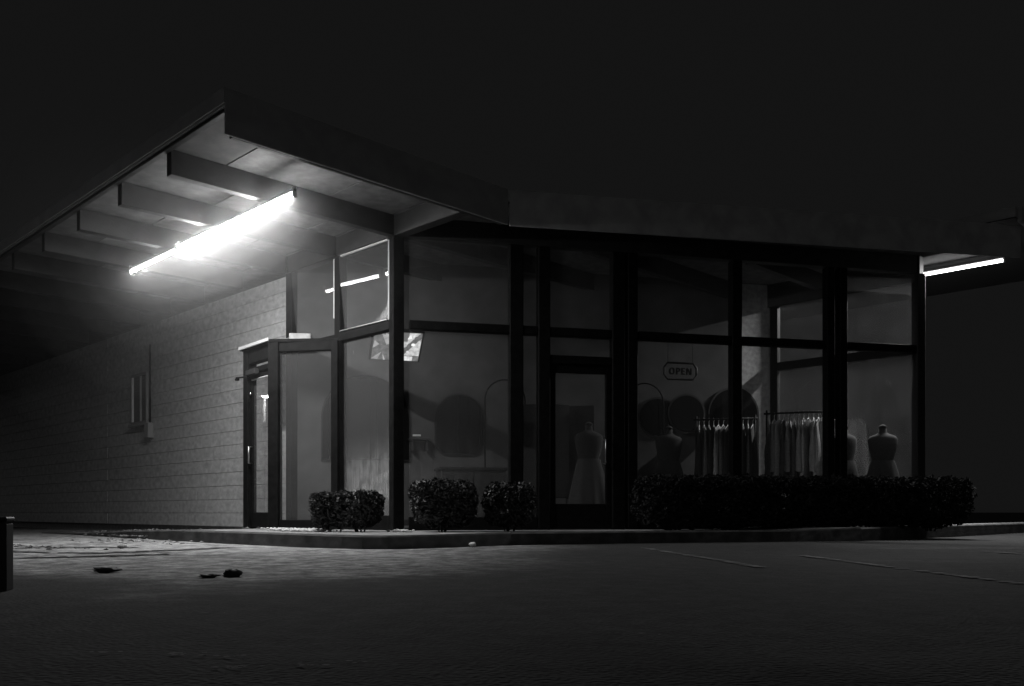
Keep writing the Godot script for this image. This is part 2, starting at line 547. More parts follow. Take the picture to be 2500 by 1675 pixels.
	for e in [[Vector3(0, 0.42, 0), Vector3(0.05, 0.05, 0.64)], [Vector3(0, -0.42, 0), Vector3(0.05, 0.05, 0.64)], [Vector3(0, 0, -0.30), Vector3(0.05, 0.79, 0.05)], [Vector3(0, 0, 0.30), Vector3(0.05, 0.79, 0.05)], [Vector3(0, 0, 0.04), Vector3(0.045, 0.79, 0.04)]]:
		box(win, "frame", e[1], M.trim if e[0].z < -0.2 or e[0].z == 0.04 else M.frame, e[0])
	box(win, "pane", Vector3(0.012, 0.79, 0.56), M.cloth_mid, Vector3(0.012, 0, 0))
	box(win, "sill", Vector3(0.09, 0.04, 0.70), M.frame, Vector3(-0.03, -0.465, 0))


func block_wall() -> void:
	var wall := rail(shop, "block_wall", loc(2.34, 0.14, 1.80), loc(20.0, 0.14, 1.80), 0.16, 3.58, M.mortar)
	wall.position = Vector3.ZERO
	wall.rotation = Vector3.ZERO
	wall.mesh = null
	var st := begin()
	st.append_from(bevel_box(Vector3(0.16, 3.62, 17.66)), 0, Transform3D(Basis(), loc(11.17, 0.135, 1.80)))
	wall.mesh = st.commit()
	var bl := bevel_box(Vector3(0.06, 0.199, 0.3964), 0.002)
	var half := bevel_box(Vector3(0.06, 0.199, 0.1964), 0.002)
	var cnt := 0
	for row in 17:
		var y := SLAB + 0.102 + row * 0.204
		var u0 := 2.36
		if row % 2:
			put(wall, "block", half, M.block, loc(u0 + 0.0965 + 0.002, 0.03 + 0.0, y))
			u0 += 0.199
		var k := 0
		while u0 < 8.6:
			put(wall, "block", bl, M.block if rng.randf() < 0.6 else M.block_dim, loc(u0 + 0.1985, 0.03 + rng.randf_range(-0.0006, 0.0006), y))
			u0 += 0.397
			cnt += 1
	var rest := begin()
	for row in 17:
		for k in 29:
			rest.append_from(bl, 0, Transform3D(Basis(), loc(8.96 + k * 0.397 + (0.0 if row % 2 else -0.0), 0.03, SLAB + 0.102 + row * 0.204)))
	var rs := put(wall, "far_blocks", rest.commit(), M.block_dim)
	rs.set_meta("kind", "stuff")


func post(called: String, at: Vector3, lo: float, hi: float, w: float, d: float, yaw := 0.0, m: Material = null) -> MeshInstance3D:
	return box(shop, called, Vector3(w, hi - lo, d), m if m else M.steel, Vector3(at.x, (lo + hi) / 2.0, at.z), yaw, 0.008)

func pane(parent: Node, called: String, a: Vector3, b: Vector3, lo: float, hi: float, m: Material, lean := 0.0, turn := 0.0) -> MeshInstance3D:   # one sheet of glass
	var d := b - a
	var st := begin()
	var w := Vector2(d.x, d.z).length() / 2.0
	var h := (hi - lo) / 2.0
	quad(st, Vector3(-w, h, 0), Vector3(w, h, 0), Vector3(w, -h, 0), Vector3(-w, -h, 0))
	var o := put(parent, called, done(st), m, (a + b) / 2.0 + Vector3(0, (lo + hi) / 2.0 - (a.y + b.y) / 2.0, 0), -atan2(d.z, d.x) + turn)
	o.rotation.x = lean
	return o


func glazing() -> void:
	var y0 := SLAB
	# corner and wall posts of the left glass wall
	post("corner_post", loc(0, 0, 0), y0, BEAM, 0.14, 0.14, FYAW * 0.5)
	post("post", loc(1.15, 0, 0), y0, BEAM, 0.12, 0.12)
	post("post", loc(2.28, 0.0, 0), y0, BEAM, 0.14, 0.15)
	# pale glazing strips catch the tube's light
	for e in [[0.082, MULL + 0.06, BEAM - 0.02], [1.222, MULL + 0.25, BEAM - 0.02]]:
		box(shop, "glazing_bead", Vector3(0.03, e[2] - e[1], 0.022), M.trim, loc(e[0], -0.045, (e[1] + e[2]) / 2.0))
	rail(shop, "glazing_bead", loc(0.10, -0.045, BEAM - 0.012), loc(1.08, -0.045, BEAM - 0.012), 0.03, 0.022, M.trim)
	rail(shop, "transom", loc(0.07, 0, MULL), loc(1.09, 0, MULL), 0.11, 0.11, M.steel)
	rail(shop, "glazing_bead", loc(0.10, -0.05, MULL + 0.066), loc(1.08, -0.05, MULL + 0.066), 0.04, 0.02, M.brushed)
	rail(shop, "transom", loc(1.21, 0, MULL), loc(2.21, 0, MULL), 0.10, 0.09, M.steel)
	rail(shop, "sill", loc(0.07, 0, SLAB + 0.09), loc(1.09, 0, SLAB + 0.09), 0.11, 0.18, M.steel)
	for e in [[0.08, 1.08], [1.22, 2.20]]:
		pane(shop, "upper_pane", loc(e[0], 0.0, 0), loc(e[1], 0.0, 0), MULL + 0.05, BEAM, M.glass, deg_to_rad(-6.0), deg_to_rad(4.0))
	pane(shop, "lower_pane", loc(0.08, 0.0, 0), loc(1.08, 0.0, 0), SLAB + 0.18, MULL - 0.05, M.glass)
	# dirt and dried drips on the inside of two panes
	var lower := pane(shop, "dirt_film", loc(0.08, 0.012, 0), loc(1.08, 0.012, 0), SLAB + 0.18, MULL - 0.05, film_low())
	var upper := pane(shop, "dirt_film", loc(0.08, 0.012, 0), loc(1.08, 0.012, 0), MULL + 0.05, BEAM, film_high())
	# shop front
	post("corner_post", front(7.12), y0, BEAM, 0.13, 0.13, FYAW, M.black)
	for e in [[1.45, 0.17], [1.80, 0.15], [2.76, 0.16], [2.95, 0.13], [4.38, 0.14], [5.74, 0.11], [5.93, 0.11]]:
		post("post", front(e[0]), y0, BEAM, e[1], 0.13, FYAW)
	var xs := [0.07, 1.45, 1.80, 2.76, 2.95, 4.38, 5.74, 5.93, 7.12]
	for i in xs.size() - 1:
		if xs[i + 1] - xs[i] < 0.25: continue
		var a: float = xs[i] + 0.08
		var b: float = xs[i + 1] - 0.08
		rail(shop, "transom", front(a, 0, MULL), front(b, 0, MULL), 0.11, 0.105, M.steel)
		pane(shop, "upper_pane", front(a), front(b), MULL + 0.05, BEAM, M.glass)
		if i == 2: continue
		rail(shop, "sill", front(a, 0, SLAB + 0.08), front(b, 0, SLAB + 0.08), 0.11, 0.16, M.steel)
		pane(shop, "lower_pane", front(a), front(b), SLAB + 0.16, MULL - 0.05, M.glass)
	# street door of the front
	var door := Node3D.new()
	door.name = "front_door"
	door.position = front(2.28)
	door.rotation.y = FYAW
	shop.add_child(door, true)
	box(door, "stile", Vector3(0.07, 2.02, 0.05), M.steel, Vector3(-0.36, 1.16, 0))
	box(door, "stile", Vector3(0.07, 2.02, 0.05), M.steel, Vector3(0.36, 1.16, 0))
	box(door, "rail", Vector3(0.65, 0.10, 0.05), M.steel, Vector3(0, 2.12, 0))
	box(door, "rail", Vector3(0.65, 0.30, 0.05), M.steel, Vector3(0, 0.30, 0))
	box(door, "head", Vector3(0.80, 0.10, 0.11), M.steel, Vector3(0, 2.23, 0))
	pane(door, "pane", Vector3(-0.325, 0, 0), Vector3(0.325, 0, 0), 0.45, 2.07, M.glass)
	pane(door, "pane", Vector3(-0.39, 0, 0), Vector3(0.39, 0, 0), 2.28, MULL - 0.05, M.glass)
	put(door, "handle", tube([Vector3(0.30, 0.95, 0.03), Vector3(0.30, 0.95, 0.09), Vector3(0.30, 1.25, 0.09), Vector3(0.30, 1.25, 0.03)], 0.012), M.brushed)
	# right glass wall
	var r0 := -3.70
	for e in [[-1.62, 0.12], [-2.55, 0.09]]:
		post("post", loc(e[0], 6.05, 0), y0, BEAM if e[0] > -2.0 else MULL, 0.1, e[1])
	rail(shop, "transom", loc(r0, 6.05, MULL), loc(-1.68, 6.05, MULL), 0.10, 0.13, M.steel)
	rail(shop, "sill", loc(r0, 6.05, SLAB + 0.08), loc(-1.68, 6.05, SLAB + 0.08), 0.11, 0.16, M.steel)
	pane(shop, "upper_pane", loc(r0, 6.05, 0), loc(-1.68, 6.05, 0), MULL + 0.06, BEAM, M.glass)
	pane(shop, "lower_pane", loc(r0, 6.05, 0), loc(-2.60, 6.05, 0), SLAB + 0.16, MULL - 0.06, M.glass, deg_to_rad(-3.0))
	pane(shop, "lower_pane", loc(-2.50, 6.05, 0), loc(-1.68, 6.05, 0), SLAB + 0.16, MULL - 0.06, M.glass, deg_to_rad(-3.0))
	pane(shop, "dirt_film", front(0.15, -0.012), front(1.37, -0.012), SLAB + 0.16, MULL - 0.05, film_front())
	var side := film_side()
	for e in [[r0, -1.68, MULL + 0.06, BEAM - 0.1], [r0, -2.60, SLAB + 0.16, MULL - 0.06], [-2.50, -1.68, SLAB + 0.16, MULL - 0.06]]:
		pane(shop, "dirt_film", loc(e[0], 6.036, 0), loc(e[1], 6.036, 0), e[2], e[3], side)
	porch()


func porch() -> void:
	# shallow glazed porch against the left glass wall: D on the wall, B its outer corner, A the hinge side of the door
	var d := loc(1.13, -0.07, 0)
	var b := loc(1.81, -0.55, 0)
	var a := loc(2.60, -0.47, 0)
	var top := 2.555
	var porch_part := Node3D.new()
	porch_part.name = "porch"
	shop.add_child(porch_part, true)
	var yaw_db := -atan2(b.z - d.z, b.x - d.x)
	var yaw_ab := -atan2(b.z - a.z, b.x - a.x)
	var pl := PackedVector2Array()
	for p in [loc(1.10, -0.06, 0), loc(1.80, -0.64, 0), loc(2.70, -0.56, 0), loc(2.70, -0.005, 0), loc(1.22, -0.005, 0)]: pl.append(Vector2(p.x, p.z))
	put(porch_part, "porch_roof", prism(pl, top - 0.035, top), M.steel)
	var lip := rail(porch_part, "edge_strip", loc(1.80, -0.655, top - 0.005), loc(2.71, -0.575, top - 0.005), 0.02, 0.045, M.trim)
	box(porch_part, "porch_post", Vector3(0.15, top - 0.035 - SLAB, 0.13), M.steel, Vector3(a.x, (top - 0.035 + SLAB) / 2.0, a.z), yaw_ab)
	box(porch_part, "porch_post", Vector3(0.14, top - 0.035 - SLAB, 0.14), M.steel, Vector3(b.x, (top - 0.035 + SLAB) / 2.0, b.z), yaw_db)
	box(porch_part, "porch_post", Vector3(0.09, top - 0.035 - SLAB, 0.10), M.steel, Vector3(d.x - 0.02, (top - 0.035 + SLAB) / 2.0, d.z), yaw_db)
	var bh := b + Vector3(0, top - 0.10, 0)
	rail(porch_part, "porch_header", b.lerp(d, 0.08) + Vector3(0, top - 0.095, 0), d.lerp(b, 0.07) + Vector3(0, top - 0.095, 0), 0.09, 0.12, M.steel)
	rail(porch_part, "porch_header", b.lerp(a, 0.1) + Vector3(0, top - 0.13, 0), a.lerp(b, 0.1) + Vector3(0, top - 0.13, 0), 0.10, 0.19, M.steel)
	rail(porch_part, "porch_sill", b.lerp(d, 0.08) + Vector3(0, SLAB + 0.06, 0), d.lerp(b, 0.07) + Vector3(0, SLAB + 0.06, 0), 0.09, 0.12, M.steel)
	pane(porch_part, "porch_pane", b.lerp(d, 0.08), d.lerp(b, 0.07), SLAB + 0.12, top - 0.155, M.glass)
	# far side of the porch
	pane(porch_part, "porch_pane", loc(2.63, -0.40, 0), loc(2.63, -0.01, 0), SLAB + 0.12, top - 0.155, M.glass)
	rail(porch_part, "porch_sill", loc(2.63, -0.40, SLAB + 0.06), loc(2.63, -0.01, SLAB + 0.06), 0.07, 0.12, M.steel)
	# the door
	var door := Node3D.new()
	door.name = "porch_door"
	door.position = (a + b) / 2.0
	door.rotation.y = yaw_ab
	shop.add_child(door, true)
	var w := a.distance_to(b) / 2.0 - 0.075
	box(door, "transom_bar", Vector3(w * 2, 0.07, 0.10), M.steel, Vector3(0, 2.235, 0))
	box(door, "stile", Vector3(0.07, 2.05, 0.045), M.steel, Vector3(-w + 0.037, SLAB + 1.04, 0))
	box(door, "stile", Vector3(0.05, 2.05, 0.045), M.steel, Vector3(w - 0.027, SLAB + 1.04, 0))
	box(door, "rail", Vector3(w * 2 - 0.13, 0.06, 0.045), M.steel, Vector3(0, 2.15, 0))
	box(door, "rail", Vector3(w * 2 - 0.13, 0.20, 0.045), M.steel, Vector3(0, SLAB + 0.115, 0))
	box(door, "glazing_bead", Vector3(w * 2 - 0.13, 0.018, 0.02), M.trim, Vector3(0.0, 2.112, 0.03))
	pane(door, "pane", Vector3(-w + 0.07, 0, 0), Vector3(w - 0.05, 0, 0), SLAB + 0.215, 2.12, M.glass)
	pane(door, "transom_pane", Vector3(-w, 0, 0), Vector3(w, 0, 0), 2.27, top - 0.225, M.glass)
	var cl := box(door, "door_closer", Vector3(0.30, 0.07, 0.06), M.dark, Vector3(-0.14, 2.20, 0.08))
	put(cl, "closer_arm", tube([Vector3(-0.12, -0.045, 0.0), Vector3(-0.30, -0.05, 0.09), Vector3(-0.47, -0.045, 0.02)], 0.012), M.steel)
	box(cl, "closer_shoe", Vector3(0.05, 0.03, 0.05), M.steel, Vector3(-0.47, -0.045, 0.01))
	put(door, "handle", tube([Vector3(-w + 0.05, 1.0, 0.02), Vector3(-w + 0.05, 1.0, 0.07), Vector3(-w + 0.05, 1.22, 0.07), Vector3(-w + 0.05, 1.22, 0.02)], 0.011), M.brushed)
	put(door, "lock", lathe([Vector2(0, 0.02), Vector2(0.022, 0.018), Vector2(0.022, 0), Vector2(0.0, 0)], 12), M.chrome, Vector3(-w + 0.035, 1.93, 0.03)).rotation.x = PI / 2


func film(img: Image) -> StandardMaterial3D:
	var m := StandardMaterial3D.new()
	m.transparency = BaseMaterial3D.TRANSPARENCY_ALPHA
	m.albedo_texture = ImageTexture.create_from_image(img)
	m.albedo_color = Color(1, 1, 1, 1)
	m.roughness = 1.0
	m.texture_repeat = false
	return m

func film_low() -> StandardMaterial3D:      # dried condensation streaks, faded out above to draw the porch's shadow
	var img := Image.create_empty(256, 512, false, Image.FORMAT_RGBA8)
	var n := FastNoiseLite.new()
	n.seed = 9
	n.frequency = 0.05
	var s := FastNoiseLite.new()
	s.seed = 10
	s.frequency = 0.02
	for y in 512:
		for x in 256:
			var f := y / 511.0
			var streak := clampf(n.get_noise_2d(x * 2.2, y * 0.12) * 1.2 + 0.5, 0, 1)
			var cloud := clampf(s.get_noise_2d(x, y) * 1.4 + 0.6, 0, 1)
			var a := 0.008 + (0.62 - 0.34 * x / 255.0) * smoothstep(0.52, 0.9, f) * (0.45 + 0.55 * streak) * (0.5 + 0.5 * cloud)
			a *= 1.0 - 0.5 * smoothstep(0.86, 1.0, f)
			img.set_pixel(x, y, Color(0.85, 0.85, 0.85, clampf(a, 0, 0.5)))
	return film(img)

func film_front() -> StandardMaterial3D:    # fainter streaks low down on the first pane of the front
	var img := Image.create_empty(256, 256, false, Image.FORMAT_RGBA8)
	var n := FastNoiseLite.new()
	n.seed = 19
	n.frequency = 0.03
	for y in 256:
		for x in 256:
			var f := y / 255.0
			var a := 0.015 + 0.22 * smoothstep(0.5, 0.95, f) * clampf(n.get_noise_2d(x * 1.6, y * 0.4) * 1.3 + 0.5, 0, 1) * (1.0 - 0.7 * x / 255.0)
			img.set_pixel(x, y, Color(0.85, 0.85, 0.85, clampf(a, 0, 0.4)))
	return film(img)

func film_side() -> StandardMaterial3D:     # even grime, a little patchy, with brighter corners
	var img := Image.create_empty(256, 256, false, Image.FORMAT_RGBA8)
	var n := FastNoiseLite.new()
	n.seed = 14
	n.frequency = 0.02
	for y in 256:
		for x in 256:
			var a := 0.055 + 0.03 * n.get_noise_2d(x, y * 0.5) + 0.25 * exp(-Vector2(255 - x, y).length() / 26.0) + 0.10 * smoothstep(0.93, 1.0, y / 255.0) * clampf(n.get_noise_2d(x * 2.0, 40.0) * 2.0, 0, 1)
			img.set_pixel(x, y, Color(0.85, 0.85, 0.85, clampf(a, 0, 0.5)))
	return film(img)

func film_high() -> StandardMaterial3D:     # a fan-shaped smear in the lower corner next to the corner post
	var img := Image.create_empty(256, 256, false, Image.FORMAT_RGBA8)
	var n := FastNoiseLite.new()
	n.seed = 12
	n.frequency = 0.035
	for y in 256:
		for x in 256:
			var fx := x / 255.0                   # 0 at the corner post
			var up := 1.0 - y / 255.0
			var lim := 0.52 * exp(-fx * 7.5) + 0.05
			var a := 0.015
			var e := (lim - up) / 0.06 + n.get_noise_2d(x, y) * 0.6
			a += 0.42 * clampf(e, 0, 1) * (1.0 - smoothstep(0.5, 0.95, fx)) * (0.7 + 0.3 * n.get_noise_2d(x * 2.0 + 90, y * 2.0))
			img.set_pixel(x, y, Color(0.85, 0.85, 0.85, clampf(a, 0, 0.5)))
	return film(img)


# ---------------------------------------------------------------- lamps
func fixture(label: String, a: Vector3, b: Vector3, glow_mat: Material, energy: float, r := 0.02) -> Node3D:
	var t := thing("fluorescent_lamp", label, "lamp", (a + b) / 2.0, 0.0)
	var d := b - a
	var yaw := -atan2(d.z, d.x)
	t.rotation.y = yaw
	var l := d.length()
	var holder := box(t, "housing", Vector3(l, 0.03, 0.034), M.frame, Vector3(0, r + 0.02, 0))
	put(t, "tube_bulb", tube([Vector3(-l / 2 + 0.04, 0, 0), Vector3(l / 2 - 0.04, 0, 0)], r, 14), glow_mat)
	for s in [-1, 1]:
		box(t, "lamp_holder", Vector3(0.03, 0.11, 0.04), M.white, Vector3(s * (l / 2 - 0.018), 0.025, 0))
	var area := AreaLight3D.new()
	area.name = "tube_light"
	area.area_size = Vector2(l - 0.1, 0.03)
	area.light_energy = energy
	area.light_color = Color(1, 1, 1)
	area.shadow_enabled = true
	area.set("area_range", 30.0)
	area.rotation.x = -PI / 2
	area.position = Vector3(0, -r - 0.0015, 0)
	t.add_child(area)
	return t

func bloom_layer(parent: Node, size: Vector3, density: float) -> void:  # one shell of the added bloom haze
	var f := FogVolume.new()
	f.name = "bloom_layer"
	f.shape = RenderingServer.FOG_VOLUME_SHAPE_ELLIPSOID
	f.size = size
	var m := FogMaterial.new()
	m.albedo = Color(0.97, 0.97, 0.97)
	m.density = density
	f.material = m
	parent.add_child(f, true)

func lamps() -> void:
	var bloom_haze := thing("bloom_haze", "added thin haze giving the lens bloom round the tubes under the left eaves", "bloom_haze", wld(1.36, -1.77, 3.52), frame_basis.get_euler().y + PI / 2)
	bloom_haze.set_meta("kind", "stuff")  # haze added round the left tubes to give their lens bloom
	for e in [[2.7, 0.0018], [1.9, 0.003], [1.3, 0.006], [0.95, 0.010], [0.65, 0.020], [0.45, 0.026], [0.28, 0.034], [0.16, 0.06]]:
		bloom_layer(bloom_haze, Vector3(4.4 + e[0] * 1.4, e[0] * 2.0, e[0] * 2.0), e[1])
	var hy := 3.50
	fixture("long bright bare tube across the joists under the left eaves", wld(-0.67, -1.78, hy), wld(1.93, -1.78, hy), M.tube, 12.5, 0.022)
	fixture("shorter dimmer bare tube continuing the long one to the left under the eaves", wld(1.99, -1.76, hy), wld(3.40, -1.75, hy), M.tube_short, 2.2, 0.019)
	fixture("single bare tube under the far right eaves", wld(-4.46, 7.40, 3.93), wld(-2.0, 7.40, 3.93), M.tube_right, 34.0, 0.022)


# ---------------------------------------------------------------- what stands inside the glass
func at_back(t: float, off: float, h: float) -> Vector3:
	return CORNER + frame_basis * back(t, off, h)
func at_front(t: float, off: float, h: float) -> Vector3:
	return CORNER + frame_basis * front(t, off, h)
var wall_yaw := 0.0

func arch(w: float, h: float, full := false, low := 0.0) -> PackedVector2Array:     # round-topped outline, its foot at y = 0
	var p := PackedVector2Array()
	var r := w / 2.0
	for k in 25:
		var a := PI * k / 24.0
		p.append(Vector2(cos(a) * r, h - r + sin(a) * r))
	if full:
		for k in 25:
			var a := PI + PI * k / 24.0
			p.append(Vector2(cos(a) * low + (-1.0 if k < 12 else 1.0) * (r - low), low + sin(a) * low))
	else:
		p.append(Vector2(-r, 0))
		p.append(Vector2(r, 0))
	return p

func mirror(label: String, shape: PackedVector2Array, inner: PackedVector2Array, at: Vector3, tilt := 0.0) -> Node3D:
	var t := thing("mirror", label, "mirror", at, wall_yaw)
	put(t, "frame", upright(shape, 0.02), M.black)
	put(t, "mirror_glass", upright(inner, 0.004), M.mirror, Vector3(0, 0, 0.0215))
	t.rotation.x = 0.0
	return t

func shrunk(p: PackedVector2Array, by: float) -> PackedVector2Array:
	return Geometry2D.offset_polygon(p, -by)[0] if Geometry2D.offset_polygon(p, -by).size() else p

func display() -> void:
	# the display wall faces the shop front; its yaw in the world
	wall_yaw = frame_basis.get_euler().y + FYAW
	var a1 := arch(1.22, 1.18)
	mirror("wide round-topped mirror on the display wall left of the corner post", a1, shrunk(a1, 0.02), at_back(0.93, 0.01, 1.06))
	var a2 := arch(0.72, 0.87, true, 0.2)
	mirror("dark pill-shaped mirror on the wall just right of the corner post", a2, shrunk(a2, 0.025), at_back(2.24, 0.01, 1.15))
	var a3 := arch(0.84, 1.62)
	mirror("tall round-topped mirror behind the clothes rack near the right window", a3, shrunk(a3, 0.03), at_back(6.46, 0.02, 0.63))
	var circ := PackedVector2Array()
	for k in 40: circ.append(Vector2(cos(TAU * k / 40), sin(TAU * k / 40)) * 0.30)
	mirror("right one of two round dark mirrors on the wall under the OPEN sign", circ, shrunk(circ, 0.03), at_back(5.67, 0.06, 1.82))
	mirror("left one of two round dark mirrors, lower and half hidden by clothes", circ, shrunk(circ, 0.03), at_back(5.22, 0.02, 1.76))
	for e in [["thin metal hoop standing by the wall left of the front door", 2.87, 1.93], ["thin metal hoop standing by the wall right of the front door", 4.98, 1.95]]:
		var h := thing("hoop_stand", e[0], "stand", at_back(e[1], 0.14, 0.16), wall_yaw)
		var pts := []
		for k in 25:
			var an := PI * k / 24.0
			pts.append(Vector3(cos(an) * 0.29, e[2] - 0.16 + sin(an) * 0.29 - 0.0, 0))
		pts.push_front(Vector3(0.29, 0.02, 0))
		pts.append(Vector3(-0.29, 0.02, 0))
		put(h, "hoop", tube(pts, 0.011), M.steel)
		box(h, "foot", Vector3(0.66, 0.025, 0.3), M.dark, Vector3(0, 0.012, 0))
	# picture screen hung inside the corner
	var tv := thing("hanging_screen", "bright tilted picture screen hanging behind the corner post", "screen", wld(0.64, 0.50, 2.46), 0.0)
	tv.rotation = Vector3(deg_to_rad(50), deg_to_rad(17), 0)
	box(tv, "case", Vector3(0.66, 0.50, 0.05), M.black, Vector3(0, 0, -0.032))
	var sm := mat(0.02, 0.3)
	sm.emission_enabled = true
	sm.emission = Color.BLACK
	sm.emission_texture = ImageTexture.create_from_image(picture())
	sm.emission_energy_multiplier = 1.15
	var q := begin()
	quad(q, Vector3(-0.31, 0.235, 0), Vector3(0.31, 0.235, 0), Vector3(0.31, -0.235, 0), Vector3(-0.31, -0.235, 0))
	put(tv, "screen", done(q), sm, Vector3(0, 0, 0.001))
	var sl := AreaLight3D.new()
	sl.name = "screen_light"
	sl.area_size = Vector2(0.6, 0.45)
	sl.light_energy = 0.008
	sl.shadow_enabled = true
	sl.rotation.y = PI
	sl.position = Vector3(0, 0, 0.01)
	tv.add_child(sl)
	put(tv, "bracket", tube([Vector3(0, 0.05, -0.05), Vector3(0, 0.75, -0.75), Vector3(0, 1.0, -0.95)], 0.018), M.steel)
	# unlit OPEN sign
	var sg := thing("open_sign", "unlit OPEN sign hanging in the shop front right of the door", "sign", at_front(3.66, -0.10, 2.165), wall_yaw)
	var oct := PackedVector2Array()
	for p in [[-0.225, 0.045], [-0.175, 0.105], [0.175, 0.105], [0.225, 0.045], [0.225, -0.045], [0.175, -0.105], [-0.175, -0.105], [-0.225, -0.045]]: oct.append(Vector2(p[0], p[1]))
	var ring := []
	for p in oct: ring.append(Vector3(p.x, p.y, 0))
	ring.append(ring[0])
	put(sg, "border_tube", tube(ring, 0.014), M.black)
	var tm := TextMesh.new()
	tm.text = "OPEN"
	var fnt := SystemFont.new()
	fnt.font_names = PackedStringArray(["Droid Sans"])
	fnt.font_weight = 700
	tm.font = fnt
	tm.font_size = 40
	tm.pixel_size = 0.0030
	tm.depth = 0.02
	put(sg, "lettering", tm, M.black, Vector3(0, -0.003, 0))
	put(sg, "hanging_wire", tube([Vector3(-0.17, 0.105, 0), Vector3(-0.17, 0.36, 0)], 0.003, 5), M.dark)
	put(sg, "hanging_wire", tube([Vector3(0.17, 0.105, 0), Vector3(0.17, 0.36, 0)], 0.003, 5), M.dark)
	# shelf on the wall beside the wide mirror
	var sh := thing("wall_shelf", "small dark shelf on the wall right of the corner post", "shelf", at_back(1.66, 0.01, 1.22), wall_yaw)
	box(sh, "board", Vector3(0.30, 0.03, 0.16), M.dark, Vector3(0, 0.14, 0.09))
	box(sh, "bracket", Vector3(0.03, 0.15, 0.12), M.dark, Vector3(0.1, 0.05, 0.07))
	box(sh, "bracket", Vector3(0.03, 0.15, 0.12), M.dark, Vector3(-0.1, 0.05, 0.07))
	tag(box(self, numbered("highlight_card"), Vector3(0.11, 0.03, 0.05), M.white, at_back(1.62, 0.10, 1.41), wall_yaw), "small white card added as the highlight on the dark wall shelf", "card")  # white block standing in for a highlight on the shelf
	clothes()
	# dark folding screen behind the front door
	var fs := thing("folding_screen", "dark folding screen on short feet standing behind the front door", "screen", at_front(2.30, -1.15, 0.16), wall_yaw)
	for k in 3:
		var pn := box(fs, "leaf_panel", Vector3(0.40, 1.28, 0.03), M.cloth_dark, Vector3((k - 1) * 0.36, 1.02, 0.06 * (1 if k % 2 else -1)), 0.4 if k % 2 else -0.4)
		for sx in [-0.17, 0.17]: box(pn, "foot", Vector3(0.03, 0.38, 0.03), M.black, Vector3(sx, -0.83, 0))
	# dark seats and counters below the mirrors
	var cb := thing("low_cabinet", "low dark cabinet against the wall under the pill-shaped mirror", "cabinet", at_back(2.35, 0.28, 0.16), wall_yaw)
	box(cb, "body", Vector3(0.9, 0.72, 0.45), M.dark, Vector3(0, 0.40, 0))
	box(cb, "top", Vector3(0.96, 0.04, 0.50), M.black, Vector3(0, 0.78, 0))
	for s in [-1, 1]:
		box(cb, "door", Vector3(0.42, 0.62, 0.02), M.cloth_dark, Vector3(s * 0.22, 0.41, 0.235))
		for z in [-0.16, 0.16]: box(cb, "leg", Vector3(0.05, 0.06, 0.05), M.black, Vector3(s * 0.38, 0.03, z))


func garment(w: float, l: float, m: Material, seed_n: int) -> Array:
	# hanger and cloth; hangs in the plane across x, shoulders at y = -0.06
	var n := FastNoiseLite.new()
	n.seed = seed_n
	n.frequency = 1.3
	var st := begin()
	var cols := 12
	var rows := 12
	for side in [-1.0, 1.0]:
		for i in rows:
			for k in cols:
				var q := []
				for e in [[i, k], [i, k + 1], [i + 1, k + 1], [i + 1, k]]:
					var f: float = e[0] / float(rows)
					var s: float = e[1] / float(cols) * 2.0 - 1.0
					var half := w / 2.0 * lerpf(0.98, 1.12, f) * (1.0 - 0.10 * sin(f * PI))
					var y := -0.05 - 0.10 * s * s * (1.0 - f) - f * l - 0.012 * sin(s * 9.0 + seed_n) * f
					var edge := sqrt(maxf(0.0, 1.0 - s * s))
					var thick := lerpf(0.018, 0.055, smoothstep(0.0, 0.5, f)) * edge
					var fold := (sin(s * 11.0 + seed_n * 1.7) * 0.018 + n.get_noise_2d(s * 2.0, f * 2.0) * 0.03) * smoothstep(0.05, 0.8, f) * edge
					q.append(Vector3(s * half, y, side * thick + fold))
				if side > 0: quad(st, q[0], q[1], q[2], q[3])
				else: quad(st, q[3], q[2], q[1], q[0])
	var hook := begin()
	tube_into(hook, [Vector3(-0.19, -0.11, 0), Vector3(0, -0.03, 0), Vector3(0.19, -0.11, 0)], 0.006, 6)
	tube_into(hook, [Vector3(0, -0.03, 0), Vector3(0, 0.02, 0), Vector3(0, 0.05, 0.02), Vector3(0, 0.065, 0), Vector3(0, 0.05, -0.02)], 0.003, 6)
	return [done(st), done(hook)]

